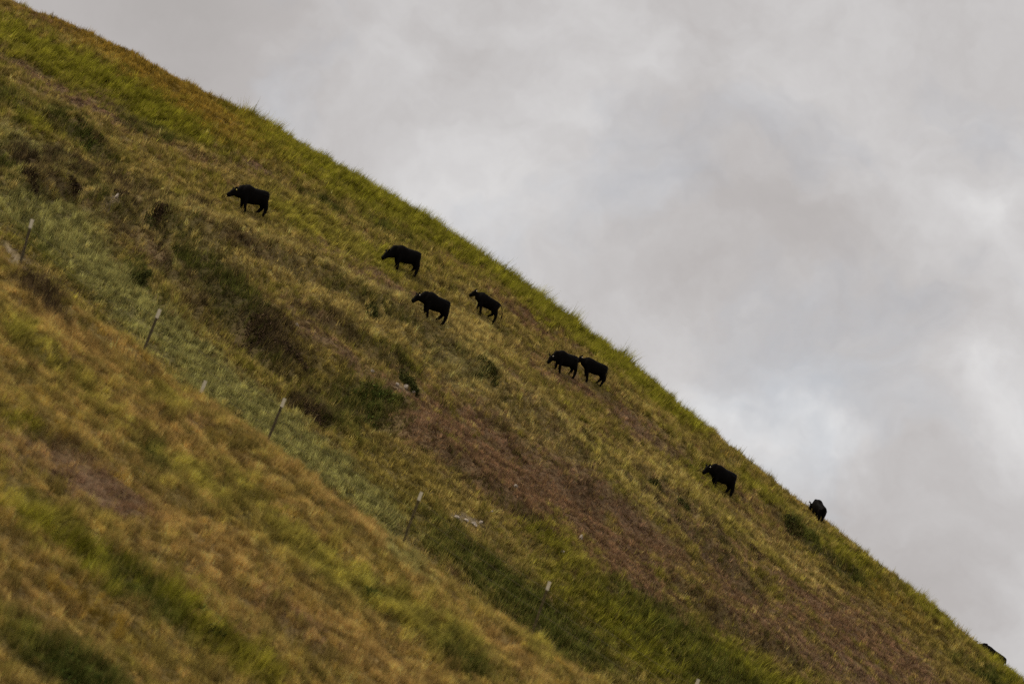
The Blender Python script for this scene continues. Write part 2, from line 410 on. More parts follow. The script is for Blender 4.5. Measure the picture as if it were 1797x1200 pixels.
m = bpy.data.materials.new('hillside_soil'); n, l = nt(m)
out = n.new('ShaderNodeOutputMaterial'); b = n.new('ShaderNodeBsdfPrincipled')
at = n.new('ShaderNodeAttribute'); at.attribute_name = 'tint'
geo = n.new('ShaderNodeNewGeometry')
ns = n.new('ShaderNodeTexNoise'); ns.inputs['Scale'].default_value = 5; ns.inputs['Detail'].default_value = 8; ns.inputs['Roughness'].default_value = .7
l.new(geo.outputs['Position'], ns.inputs['Vector'])
mr = n.new('ShaderNodeMapRange'); mr.inputs[1].default_value = .3; mr.inputs[2].default_value = .7; mr.inputs[3].default_value = .6; mr.inputs[4].default_value = 1.35
l.new(ns.outputs['Fac'], mr.inputs[0])
mu = n.new('ShaderNodeVectorMath'); mu.operation = 'MULTIPLY'
l.new(at.outputs['Color'], mu.inputs[0]); l.new(mr.outputs[0], mu.inputs[1]); l.new(mu.outputs[0], b.inputs['Base Color'])
b.inputs['Roughness'].default_value = .95; b.inputs['Specular IOR Level'].default_value = .1
bp = n.new('ShaderNodeBump'); bp.inputs['Strength'].default_value = .8; bp.inputs['Distance'].default_value = .12
l.new(ns.outputs['Fac'], bp.inputs['Height']); l.new(bp.outputs[0], b.inputs['Normal']); l.new(b.outputs[0], out.inputs[0])
hill = np_mesh('hillside', np.stack([gxf, gyf, gz], -1), fc, 4, m, gcol, smooth=True)
tag(hill, 'steep rough hillside falling to the right, soil under the grass', 'hillside', kind='structure')

# ------------------------------------------------------------------ grass
def in_frame(x, y, z, mx=110, my=110):
    px, py = project(x, y, z)
    return (px > -mx) & (px < W + mx) & (py > -my) & (py < HGT + my)

def tufts(x0, x1, y0, y1, density):
    nn = int((x1 - x0) * (y1 - y0) * density)
    x = rng.uniform(x0, x1, nn); y = rng.uniform(y0, y1, nn)
    z = H(x, y)
    k = in_frame(x, y, z)
    return x[k], y[k], z[k]

def tussock(x, y, size, seed):
    """nearest tussock centre: distance in tussock sizes and three random numbers of that tussock"""
    u = x / size + .35 * gnoise(x / size * .7, y / size * .7, seed + 5); v = y / size
    iu = np.floor(u); iv = np.floor(v)
    best = np.full(len(x), 9.0); ids = np.zeros((len(x), 3))
    for a in (-1, 0, 1):
        for b_ in (-1, 0, 1):
            cu, cv = iu + a, iv + b_
            hx = _hash(cu, cv, seed) / (2 * math.pi); hy = _hash(cu, cv, seed + 1) / (2 * math.pi)
            d = np.hypot(cu + hx - u, cv + hy - v)
            k = d < best
            best[k] = d[k]
            for j in range(3):
                ids[k, j] = (_hash(cu, cv, seed + 2 + j) / (2 * math.pi))[k]
    return best, ids

TALL = []                    # clumps of rank growth on the skyline
TRAMPLED = []                # ground points where the cattle stand

def grass_mesh(name, x, y, z, blades, bw, hscale, spread, mat, lean=.28, tsize=.27):
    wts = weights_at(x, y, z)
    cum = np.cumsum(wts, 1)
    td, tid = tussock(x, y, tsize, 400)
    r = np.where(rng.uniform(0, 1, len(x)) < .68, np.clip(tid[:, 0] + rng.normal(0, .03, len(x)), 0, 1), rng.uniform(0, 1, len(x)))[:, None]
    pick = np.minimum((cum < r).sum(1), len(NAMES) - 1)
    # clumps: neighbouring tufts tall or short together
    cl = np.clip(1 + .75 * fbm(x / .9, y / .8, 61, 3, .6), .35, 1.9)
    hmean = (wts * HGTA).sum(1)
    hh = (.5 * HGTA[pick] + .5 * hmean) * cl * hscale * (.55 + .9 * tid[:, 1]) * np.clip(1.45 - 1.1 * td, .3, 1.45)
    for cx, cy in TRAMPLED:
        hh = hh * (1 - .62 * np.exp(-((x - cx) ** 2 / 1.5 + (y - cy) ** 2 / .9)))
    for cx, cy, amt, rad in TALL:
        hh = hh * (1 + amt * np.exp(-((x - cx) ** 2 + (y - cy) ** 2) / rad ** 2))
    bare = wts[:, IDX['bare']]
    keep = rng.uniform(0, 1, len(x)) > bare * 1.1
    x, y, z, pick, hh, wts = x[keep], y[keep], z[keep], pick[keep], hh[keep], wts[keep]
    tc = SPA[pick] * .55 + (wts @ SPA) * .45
    tc = tc * np.exp(rng.normal(0, .15, len(x)) + 1.0 * (tid[keep, 2] - .5) - .45 * (td[keep] - .45))[:, None]  # tint darkens outward from tussock centres, painting shade into the gaps
    N = len(x) * blades
    bx = np.repeat(x, blades) + rng.normal(0, spread, N)
    by = np.repeat(y, blades) + rng.normal(0, spread, N)
    bz = np.repeat(z, blades) - .03
    h = np.repeat(hh, blades) * rng.uniform(.5, 1.25, N)
    a = rng.uniform(0, 2 * math.pi, N)
    tl = np.abs(rng.normal(0, .42, N))
    gust = np.repeat(np.clip(lean + .4 * fbm(x / 5, y / 3, 71, 2) + .9 * np.clip(wts[:, IDX['green']] + wts[:, IDX['lime']] - .3, 0, .6), 0, 1.0), blades)
    lx = np.cos(a) * tl + gust * rng.uniform(.4, 1.3, N)
    ly = np.sin(a) * tl - .12 * gust
    nrm = 1 / np.sqrt(1 + lx ** 2 + ly ** 2)
    tip = np.stack([bx + lx * h * nrm, by + ly * h * nrm, bz + h * nrm + .03], -1)
    wa = rng.uniform(0, math.pi, N)
    w2 = bw * rng.uniform(.6, 1.4, N) * .5
    ox, oy = np.cos(wa) * w2, np.sin(wa) * w2
    v = np.empty((N, 3, 3), np.float32)
    v[:, 0] = np.stack([bx - ox, by - oy, bz], -1)
    v[:, 1] = np.stack([bx + ox, by + oy, bz], -1)
    v[:, 2] = tip
    c = np.repeat(tc, blades, 0) * np.exp(rng.normal(0, .22, N))[:, None]
    seed = rng.uniform(0, 1, N) < .10
    c[seed] = c[seed] * .45 + np.array([.46, .35, .11]) * .55
    return np_mesh(name, v.reshape(-1, 3), np.arange(N * 3).reshape(-1, 3), 3, mat, np.clip(c, .004, .8))

GM = blade_material('grass_blade')
COWPX = [(437, 373), (706, 476), (757, 561), (850, 555), (987, 656), (1037, 671), (1262, 862), (1433, 911), (1735, 1178)]
for px_, py_, amt_, rad_ in [(435, 196, .6, .6), (462, 210, .9, .9), (486, 222, .6, .6), (612, 300, .7, .5), (735, 372, .7, .6), (880, 468, .8, .8), (950, 524, .9, .9), (1000, 556, .7, .6),
                             (1090, 626, .6, .7), (1262, 762, .7, .6), (1330, 826, .6, .4), (1610, 1052, .9, .6), (1690, 1116, .6, .6), (250, 98, .7, .4), (160, 56, .5, .4)]:
    g_ = ground_at(px_, py_); TALL.append((g_[0], g_[1], amt_, rad_))
TRAMPLED += [tuple(ground_at(*p)[:2]) for p in COWPX[:8]] + [(30.6, 212.6), (31.4, 212.8)]
x, y, z = tufts(-44, 46, 150, 228, 135)
g1 = grass_mesh('grass', x, y, z, 6, .034, .84, .055, GM)
tag(g1, 'olive, straw and russet grass covering the far slope where the cattle stand', 'grass', kind='stuff')
x, y, z = tufts(-30, 20, 82, 150, 150)
g2 = grass_mesh('grass', x, y, z, 9, .020, .85, .055, GM, lean=.25, tsize=.40)
tag(g2, 'golden tan and green grass on the near slope in front of the fence posts', 'grass', kind='stuff')
print('blades', len(g1.data.polygons), len(g2.data.polygons))

# ------------------------------------------------------------------ shrubs and weeds
def leafy(name, base, rx, ry, rz, nleaf, leaf, col, colvar, mat, spiky=.0, seed=0):
    rg = np.random.default_rng(1000 + seed)
    nl = 7
    cs = np.stack([rg.normal(0, .42, nl) * rx, rg.normal(0, .42, nl) * ry, rg.uniform(.2, .6, nl) * rz], -1)
    cr = rg.uniform(.35, .62, nl)
    k = rg.integers(0, nl, nleaf)
    d = rg.normal(0, 1, (nleaf, 3)); d /= np.linalg.norm(d, axis=1, keepdims=True)
    rad = rg.uniform(.25, 1, nleaf) ** .5
    p = cs[k] + d * (cr[k] * rad)[:, None] * np.array([rx, ry, rz * .8])
    X = base[0] + p[:, 0]; Y = base[1] + p[:, 1]
    g = H(X, Y)
    Z = g + np.clip(p[:, 2], .02, None)
    P = np.stack([X, Y, Z], -1)
    a = rg.normal(0, 1, (nleaf, 3)) + np.array([.5, 0, .9 + spiky]); a /= np.linalg.norm(a, axis=1, keepdims=True)
    b_ = np.cross(a, rg.normal(0, 1, (nleaf, 3))); b_ /= np.linalg.norm(b_, axis=1, keepdims=True)
    L = leaf * rg.uniform(.6, 1.5, nleaf)[:, None]
    v = np.empty((nleaf, 3, 3), np.float32)
    v[:, 0] = P - b_ * L * .35; v[:, 1] = P + b_ * L * .35; v[:, 2] = P + a * L * (1.5 + spiky)
    # a few woody stems rooted at the base
    ns_ = 10
    st = np.empty((ns_, 3, 3), np.float32)
    tips = P[rg.integers(0, nleaf, ns_)]
    root = np.array([base[0], base[1], H1v(base[0], base[1]) - .05])
    st[:, 0] = root + np.array([-.02, 0, 0]); st[:, 1] = root + np.array([.02, 0, 0]); st[:, 2] = tips
    v = np.concatenate([v, st])
    c = np.array(col) * np.exp(rg.normal(0, colvar, nleaf))[:, None]
    c = np.concatenate([c, np.tile(np.array([.06, .045, .03]), (ns_, 1))])
    V = v.reshape(-1, 3) - root
    o = np_mesh(name, V, np.arange(len(V)).reshape(-1, 3), 3, mat, np.clip(c, .003, .8))
    o.location = root
    return o

LM = blade_material('shrub_leaf', .25)
DK, DB, DGN = (.055, .060, .018), (.074, .050, .030), (.060, .078, .018)
SHRUBS = [
    # px, py, half width px, height px, colour, label
    (152, 246, 30, 11, DGN, 'long dark green shrub on the upper left slope, below the bright green strip'),  # leaf clump added for a grass overhang, its dark tint painting the shade
    (52, 296, 26, 15, DB, 'dark brown brush at the left edge, above the pale green bank'),
    (128, 312, 22, 16, DB, 'dark brown brush just right of the left edge brush, above the pale bank'),
    (207, 338, 20, 14, DB, 'dark brown brush beside the small white stone on the left'),
    (276, 368, 24, 12, DB, 'low dark brown brush below and left of the leftmost bull'),
    (258, 398, 22, 16, DK, 'dark clump on the edge of the gully under the leftmost bull'),
    (242, 488, 15, 20, DK, 'small upright dark bush on the sage slope above the second white-tipped post'),
    (450, 582, 26, 20, DB, 'brown bush in the middle of the gully, upper of two'),
    (512, 614, 28, 18, DB, 'broad brown bush low in the gully, beside the green patch'),
    (645, 545, 20, 14, DK, 'dark bush on the slope below the two close grazing cattle on the left'),
    (722, 672, 26, 18, DK, 'dark bush standing right behind the row of pale stones'),
    (650, 706, 40, 16, DGN, 'wide deep green shrub left of the red brown patch'),
    (857, 658, 19, 16, DK, 'dark rounded bush on the open slope, left of the cattle pair'),
    (545, 722, 26, 14, DB, 'dark brown brush beside the fence wire, right of the fourth white-tipped post'),
    (1388, 928, 22, 12, DK, 'dark low bush below the cow standing on the skyline'),
    (1150, 850, 17, 12, DK, 'dark bush left of the lone cow on the right, beside a straw clump'),
    (1198, 886, 15, 13, DK, 'narrow dark bush under the lone cow on the right'),
    (1213, 822, 7, 7, DGN, 'tiny green weed in front of the nose of the lone cow'),
    (1322, 968, 16, 9, DB, 'small dark brown brush halfway down the slope on the right'),
    (1503, 1014, 22, 8, DK, 'flat dark shrub under the skyline at the right'),
    (1716, 1188, 26, 10, DK, 'dark shrub at the bottom right corner'),
    (262, 806, 17, 15, DGN, 'green weed clump in the golden grass below the third post'),
    (652, 1040, 18, 13, DGN, 'dark green weed on the lime band of the near slope'),
    (806, 1150, 22, 17, DGN, 'dark green weed at the bottom of the near slope, close to its edge'),
    (120, 1172, 70, 24, DGN, 'big blurred dark green bush in the bottom left corner'),
    (385, 1100, 40, 18, DGN, 'blurred green bush on the near slope at the bottom of the picture'),
]
for i, (px, py, hw, hp, col, lab) in enumerate(SHRUBS):
    p = ground_at(px, py + hp * .5)
    ppm = F / p[1]
    rx = hw / ppm; rz = max(.25, hp * .85 / ppm); ry = min(max(rx * .7, .3), 1.6)
    leaf = .075 if p[1] > 150 else .055
    nl = int(np.clip(1100 * rx * rz / .35, 250, 3000))
    s = leafy('weed' if col is DGN and hw < 36 else 'shrub', p, rx, ry, rz, nl, leaf, col, .5, LM, seed=i)
    tag(s, lab, 'shrub' if s.name.startswith('shrub') else 'weed', 'dark shrubs and weeds on the slope')

# ------------------------------------------------------------------ pale stones
STM = plain_material('chalky_stone', (.40, .345, .285), .95, .08, .3, 9, .9)
STONES = [
    (697, 676, 7, 5, 'pale stone, upper left end of the row by the dark bush'),
    (711, 683, 7, 8, 'pale stone in the middle of the row by the dark bush'),
    (726, 690, 10, 5, 'pale stone, lower right end of the row by the dark bush'),
    (802, 908, 9, 6, 'flat pale stone, upper left end of the row in the red brown grass'),
    (817, 914, 10, 6, 'flat pale stone, second in the row in the red brown grass'),
    (832, 923, 12, 9, 'largest pale stone, in the row in the red brown grass'),
    (843, 920, 6, 8, 'small upright pale stone, lower right end of the red brown row'),
    (863, 900, 5, 5, 'small pale stone alone above the row in the red brown grass'),
    (905, 856, 9, 6, 'pale stone high in the red brown patch, beside straw grass'),
    (1019, 945, 7, 10, 'upright pale stone above the green clump, lower middle of the slope'),
    (986, 971, 8, 7, 'pale stone half buried in the green clump'),
    (205, 347, 6, 9, 'small white stone on edge under the dark brush at the left'),
    (520, 572, 8, 5, 'small grey stone beside the brown bush in the gully'),
    (654, 655, 7, 6, 'small pale stone left of the row by the dark bush'),
]
for i, (px, py, hw, hp, lab) in enumerate(STONES):
    rg = np.random.default_rng(300 + i)
    p = ground_at(px, py); ppm = F / p[1]
    bm = bmesh.new(); bmesh.ops.create_icosphere(bm, subdivisions=2, radius=1)
    ph = rg.uniform(0, 9, 3); pl = [(Vector(rg.normal(0, 1, 3)).normalized(), rg.uniform(.45, .8)) for _ in range(7)]
    for v in bm.verts:
        for nn, dd in pl:                      # chop facets
            e = v.co.dot(nn) - dd
            if e > 0: v.co -= nn * e
        v.co *= 1 + .12 * math.sin(7 * v.co.x + ph[0]) * math.cos(6 * v.co.z + ph[1])
        v.co.x *= hw * .62 / ppm; v.co.y *= hw / ppm * .5; v.co.z *= hp * .7 / ppm
    o = bm_obj('stone', bm, STM, smooth=False)
    o.location = (p[0], p[1] - .1, p[2] + hp * .16 / ppm); o.rotation_euler = (rg.uniform(-.2, .2), .35, rg.uniform(-.5, .5))
    tag(o, lab, 'stone', 'pale stones in the grass')

# ------------------------------------------------------------------ fence posts and wire
PM = plain_material('weathered_green_steel', (.085, .068, .038), .75, .15, .4, 12, .2)
PM2 = plain_material('weathered_rusty_steel', (.105, .085, .040), .8, .1, .5, 12, .2)
TM = plain_material('white_post_paint', (.64, .585, .44), .7, .15, .15, 14)
WM = plain_material('galvanised_wire', (.19, .16, .10), .6, .2, .2, 20)

def t_bar(bm, z0, z1, w, web, th):
    """T section bar standing on z, flange towards -y, with a pointed top when z1 is the tip"""
    prof = [(-w / 2, -th), (w / 2, -th), (w / 2, 0), (th / 2, 0), (th / 2, web), (-th / 2, web), (-th / 2, 0), (-w / 2, 0)]
    lo = [bm.verts.new((a, b_, z0)) for a, b_ in prof]; hi = [bm.verts.new((a, b_, z1)) for a, b_ in prof]
    k = len(prof)
    for i in range(k):
        bm.faces.new((lo[i], lo[(i + 1) % k], hi[(i + 1) % k], hi[i]))
    bm.faces.new(hi); bm.faces.new(lo[::-1])

POSTS = [   # top px, foot px direction (lean), depth, visible length m
    (57, 385, 35, 464, 124.4, 1.65, 'white-tipped dark steel fence post beside the bare patch at the left edge'),
    (281, 543, 249, 623, 124.4, 1.65, 'white-tipped dark steel fence post, second along the fence from the left'),
    (361, 668, 345, 708, 123.6, .82, 'short steel fence post with a long pale top, low behind the grass edge'),
    (500, 699, 471, 770, 124.4, 1.55, 'white-tipped dark steel fence post just right of the short post'),
    (740, 863, 713, 935, 126.0, 1.5, 'white-tipped fence post at the lower edge of the red brown grass'),
    (965, 1020, 940, 1092, 126.0, 1.5, 'fence post with white tip over dark green grass, low in the middle'),
    (1226, 1191, 1200, 1262, 126.0, 1.5, 'fence post cut by the bottom of the picture, only its white tip in view'),
]
post_pts = []
for i, (tx, ty, fx, fy, D, vis, lab) in enumerate(POSTS):
    top = at_depth(tx, ty, D); foot = at_depth(fx, fy, D)
    ax = Vector(top - foot).normalized()
    full = vis + .7
    e = bpy.data.objects.new('fence_post', None); COL.objects.link(e)
    # the root stands at the foot, its z axis along the leaning post
    base = Vector(top) - ax * vis
    e.location = base
    q = Vector((0, 0, 1)).rotation_difference(ax)
    e.rotation_mode = 'QUATERNION'; e.rotation_quaternion = q
    tip_len = .31 if i != 2 else .42
    bm = bmesh.new(); t_bar(bm, -.7, vis - tip_len, .088, .07, .024)  # 0.7 m of it is driven into the ground
    for k in range(int((vis - tip_len) / .12)):          # studs on the flange
        zc = .06 + k * .12
        r = bmesh.ops.create_cube(bm, size=1)['verts']
        for v in r: v.co = Vector((v.co.x * .022, -.027 + v.co.y * .012, zc + v.co.z * .03))
    bm_obj('shaft', bm, PM2 if i in (4, 5) else PM, e, False)
    bm = bmesh.new(); t_bar(bm, vis - tip_len, vis, .108, .08, .032)
    bm_obj('painted_tip', bm, TM, e, False)
    tag(e, lab, 'fence post', 'steel posts along the wire fence')
    if i != 2: post_pts.append((base, ax, vis))

for k, (fr, lab) in enumerate([(.80, 'top strand of thin fence wire, strung from post to post just under the white tips'),
                               (.55, 'middle strand of thin fence wire on the posts'),
                               (.28, 'lowest strand of thin fence wire, almost in the grass')]):
    cu = []
    pp = [b_ + a_ * (v_ * fr) + Vector((0, -.035, 0)) for b_, a_, v_ in post_pts]
    d0 = pp[0] - pp[1]; pp = [pp[0] + d0 * .6] + pp
    for a_, b_ in zip(pp[:-1], pp[1:]):
        for s in range(12):
            t = s / 12
            cu.append(a_.lerp(b_, t) + Vector((0, 0, -.05 * 4 * t * (1 - t))))
    cu.append(pp[-1])
    bm = bmesh.new(); prev = None
    for c in cu:
        ring = [bm.verts.new(c + Vector((0, math.cos(a_) * .005, math.sin(a_) * .005))) for a_ in (0, 2.094, 4.189)]
        if prev:
            for j in range(3): bm.faces.new((prev[j], prev[(j + 1) % 3], ring[(j + 1) % 3], ring[j]))
        prev = ring
    o = bm_obj('fence_wire', bm, WM)
    tag(o, lab, 'fence wire', 'wires of the fence')

# ------------------------------------------------------------------ cattle
def hide_material():
    m = plain_material('black_hide', (.0032, .0025, .0022), .6, .03, .4, 9)
    return m
HIDE = hide_material()
TAGY = plain_material('yellow_ear_tag', (.62, .52, .14), .5, .3, .05)
TAGW = plain_material('white_ear_tag', (.50, .46, .38), .6, .2, .05)

def loft(bm, rings, n=18, power=2.3):
    """rings: (centre Vector, axis Vector, half height, half width); section upright in the plane normal to axis"""
    prev = None; first = None
    for c, a, hh, hw in rings:
        a = a.normalized()
        side = Vector((0, 0, 1)).cross(a)
        if side.length < .2: side = Vector((0, 1, 0))
        side.normalize(); up = a.cross(side).normalized()
        ring = []
        for i in range(n):
            th = 2 * math.pi * i / n
            cs, sn = math.cos(th), math.sin(th)
            u = math.copysign(abs(cs) ** (2 / power), cs); w = math.copysign(abs(sn) ** (2 / power), sn)
            ring.append(bm.verts.new(c + side * (hw * u) + up * (hh * w)))
        if prev:
            for i in range(n): bm.faces.new((prev[i], prev[(i + 1) % n], ring[(i + 1) % n], ring[i]))
        else: first = ring
        prev = ring
    bm.faces.new(first[::-1]); bm.faces.new(prev)

def tube(bm, pts, rads, n=12, flat=1.0):
    """round tube through pts, section flattened along y by flat"""
    prev = None; first = None
    for i, (p, r) in enumerate(zip(pts, rads)):
        a = (pts[min(i + 1, len(pts) - 1)] - pts[max(i - 1, 0)]).normalized()
        s = Vector((0, 1, 0)) - a * a.y; s.normalize(); u = a.cross(s)
        ring = [bm.verts.new(p + s * (math.cos(t) * r * flat) + u * (math.sin(t) * r)) for t in [2 * math.pi * k / n for k in range(n)]]
        if prev:
            for k in range(n): bm.faces.new((prev[k], prev[(k + 1) % n], ring[(k + 1) % n], ring[k]))
        else: first = ring
        prev = ring
    bm.faces.new(first[::-1]); bm.faces.new(prev)

def catmull(pts, sub=4):
    out = []
    P = [pts[0]] + list(pts) + [pts[-1]]
    for i in range(1, len(P) - 2):
        for s in range(sub):
            t = s / sub
            out.append(.5 * ((2 * P[i]) + (-P[i - 1] + P[i + 1]) * t + (2 * P[i - 1] - 5 * P[i] + 4 * P[i + 1] - P[i + 2]) * t * t
                       + (-P[i - 1] + 3 * P[i] - 3 * P[i + 1] + P[i + 2]) * t ** 3))
    out.append(pts[-1])
    return out

def cow(px, py, heading, scale, label, head=(.62, -.12), headpitch=-.35, headyaw=0., hump=.0, strides=(0, 0, 0, 0), tagmat=None,
        pitch_adj=0., tail_out=.0, depth=None, belly=0., girth=1.0, legs=1.0):
    """px, py: picture point of the ground midway between the hooves; heading: degrees from -x towards the camera (-y)"""
    if depth is None:
        p = ground_at(px, py)
    else:
        p = at_depth(px, py, depth); p = np.array([p[0], p[1], H1v(p[0], p[1])])
    a = R(heading)
    hd = Vector((-math.cos(a), -math.sin(a), 0)); sd = Vector((0, 0, 1)).cross(hd)
    s = scale
    def ground_local(lx, ly):
        w = hd * (lx * s) + sd * (ly * s)
        return (H1v(p[0] + w.x, p[1] + w.y) - p[2]) / s
    fz = (ground_local(.5, .15) + ground_local(.5, -.15)) / 2; hz = (ground_local(-.6, .15) + ground_local(-.6, -.15)) / 2
    th = math.atan2(fz - hz, 1.1) + pitch_adj
    ct, st_ = math.cos(th), math.sin(th)
    zoff = (fz + hz) / 2 + .55 * (1 - ct) * 0
    def T(x_, y_, z_):          # body frame to heading frame: the trunk pitches, standing height stays vertical
        zz = z_ - .95
        return Vector((x_ * ct - zz * st_ * .55, y_, zoff + .95 * legs + x_ * st_ + zz))
    bm = bmesh.new()
    gw = girth
    sec = [(-.86, 1.22, .96, .08), (-.83, 1.29, .82, .17), (-.74, 1.335, .70, .24), (-.54, 1.35, .61, .285), (-.30, 1.335, .55 - belly, .32), (0., 1.32 + hump * .15, .51 - belly, .35),
           (.20, 1.335 + hump * .7, .51 - belly * .6, .335), (.36, 1.35 + hump, .54, .305), (.50, 1.34 + hump * .75, .58, .275), (.64, 1.31 + hump * .2, .63, .235), (.74, 1.25, .70, .18)]
    ax = T(1, 0, .95) - T(0, 0, .95)
    loft(bm, [(T(x_, 0, (zt + zb) / 2), ax, (zt - zb) / 2 * 1.06, hw * gw * 1.05) for x_, zt, zb, hw in sec], 22, 2.25)
    # neck and head: from the shoulder to the poll, then down the face
    N0 = T(.50, 0, 1.06); N1 = T(.70, 0, 1.02)
    nd = Vector((math.cos(head[1] + th * .7) * math.cos(headyaw * .5), math.sin(headyaw * .5) * math.cos(head[1]), math.sin(head[1] + th * .7)))
    poll = N1 + nd * head[0]
    fd = Vector((math.cos(headpitch) * math.cos(headyaw), math.sin(headyaw) * math.cos(headpitch), math.sin(headpitch)))
    dn = Vector((0, 0, -1))
    loft(bm, [(N0, nd, .37, .22), (N1 + dn * .02, nd, .345, .19), (N1.lerp(poll, .35) + dn * .05, nd, .295, .155), (N1.lerp(poll, .7) + dn * .06, nd, .225, .13), (poll + dn * .045, (nd + fd), .165, .12), (poll + fd * .07 + dn * .03, fd, .13, .11)], 16, 2.1)
    fup = (Vector((0, 0, 1)) - fd * fd.z).normalized()
    fs = fd.cross(fup).normalized()
    H0 = poll + fup * .05
    loft(bm, [(H0 - fd * .08, fd, .09, .08), (H0 - fd * .03, fd, .155, .115), (H0 + fd * .05 - fup * .02, fd, .18, .135), (H0 + fd * .16 - fup * .03, fd, .165, .12), (H0 + fd * .27 - fup * .045, fd, .135, .096),
              (H0 + fd * .36 - fup * .05, fd, .122, .098), (H0 + fd * .43 - fup * .055, fd, .118, .096), (H0 + fd * .465 - fup * .058, fd, .095, .08), (H0 + fd * .478 - fup * .06, fd, .05, .05)], 16, 2.6)
    # ears, flat and out to the sides behind the poll
    ear_tip = None
    for sg in (-1, 1):
        e0 = H0 + fs * (sg * .09) + fup * .10 - fd * .03
        e1 = e0 + fs * (sg * .17) - fd * .10 + fup * .10
        loft(bm, [(e0, e1 - e0, .035, .035), (e0.lerp(e1, .35), e1 - e0, .065, .06), (e0.lerp(e1, .7), e1 - e0, .06, .055), (e1, e1 - e0, .02, .02)], 10, 2)
        cam_side = sd.y * sg * (fs.dot(Vector((0, 1, 0))) if abs(fs.dot(Vector((0, 1, 0)))) > .01 else 1)
        if ear_tip is None or cam_side < ear_tip[1]:
            ear_tip = (e0.lerp(e1, .7), cam_side)
    # legs
    for j, (lx, ly, front) in enumerate([(.43, -.17, 1), (.43, .17, 1), (-.62, -.17, 0), (-.62, .17, 0)]):
        dx = strides[j]
        if front:
            t0 = T(lx - .02, ly * .8, 1.0); t1 = T(lx, ly, .74)
            fx = t1.x + dx; g = ground_local(fx, ly)
            foot = Vector((fx, ly, g))
            L = t1.z - g
            knee = t1.lerp(foot, .45) + Vector((.025 - .1 * min(dx, 0) * 0, 0, 0))
            fet = foot + Vector((-.015 - .1 * dx, 0, .13)); 
            pts = catmull([t0, t1, knee, fet, foot + Vector((.03, 0, .05)), foot + Vector((.04, 0, -.03))], 3)
            ra = [.20, .16, .095, .070, .078, .080]
        else:
            t0 = T(lx + .04, ly * .75, 1.08); t1 = T(lx + .02, ly * 1.05, .80)
            hx = T(lx - .10, ly, .5).x
            fx = hx + .10 + dx; g = ground_local(fx, ly)
            foot = Vector((fx, ly, g)); hipz = t1.z
            hock = Vector((hx - .03 + dx * .45, ly, g + (hipz - g) * .56))
            fet = foot + Vector((-.03 - .06 * dx, 0, .13))
            pts = catmull([t0, t1, hock, fet, foot + Vector((.02, 0, .05)), foot + Vector((.035, 0, -.03))], 3)
            ra = [.27, .22, .112, .074, .078, .080]
        rr = []
        for k in range(len(ra) - 1):
            for q in range(3): rr.append(ra[k] + (ra[k + 1] - ra[k]) * q / 3)
        rr.append(ra[-1])
        tube(bm, pts, rr, 12, .85)
    # tail: down the back of the rump with a switch
    a0 = T(-.80, 0, 1.29)
    tp = catmull([a0, a0 + Vector((-.05 - tail_out * .4, 0, -.06)), a0 + Vector((-.07 - tail_out, .01, -.32)), a0 + Vector((-.08 - tail_out * 1.5, .02, -.62)), a0 + Vector((-.06 - tail_out * 1.7, .02, -.86)), a0 + Vector((-.04 - tail_out * 1.6, .02, -1.0))], 3)
    tr = []
    ra = [.045, .034, .028, .03, .048, .012]
    for k in range(5):
        for q in range(3): tr.append(ra[k] + (ra[k + 1] - ra[k]) * q / 3)
    tr.append(ra[-1])
    tube(bm, tp, tr, 8)
    bmesh.ops.recalc_face_normals(bm, faces=bm.faces)
    # heading frame -> world axes, kept relative to the point between the hooves
    M = Matrix((hd, sd, Vector((0, 0, 1)))).transposed() * s
    for v in bm.verts: v.co = M @ v.co
    me = bpy.data.meshes.new('cow_parts'); bm.to_mesh(me); bm.free()
    tmp = bpy.data.objects.new('cow_tmp', me); COL.objects.link(tmp)
    md = tmp.modifiers.new('r', 'REMESH'); md.mode = 'VOXEL'; md.voxel_size = .021
    sm = tmp.modifiers.new('s', 'SMOOTH'); sm.iterations = 3; sm.factor = .5
    dg = bpy.context.evaluated_depsgraph_get()
    m2 = bpy.data.meshes.new_from_object(tmp.evaluated_get(dg))
    bpy.data.objects.remove(tmp); bpy.data.meshes.remove(me)
    m2.name = 'cow'; m2.materials.clear(); m2.materials.append(HIDE)
    for pl in m2.polygons: pl.use_smooth = True
    o = bpy.data.objects.new('cow', m2); COL.objects.link(o)
    o.location = Vector(p)
    tag(o, label, 'cow', 'black cattle on the hillside')
    if tagmat:
        bm = bmesh.new(); bmesh.ops.create_cube(bm, size=1)
        bmesh.ops.bevel(bm, geom=list(bm.edges), offset=.2, segments=2, affect='EDGES')
        for v in bm.verts: v.co = Vector((v.co.x * .058, v.co.y * .02, v.co.z * .066))
        t_ = bm_obj('ear_tag', bm, tagmat, o)
        t_.location = M @ (ear_tip[0] + Vector((-.03, 0, -.14))) + Vector((0, -.13, 0))
        t_.rotation_euler = (.1, .2, .2)
    return o

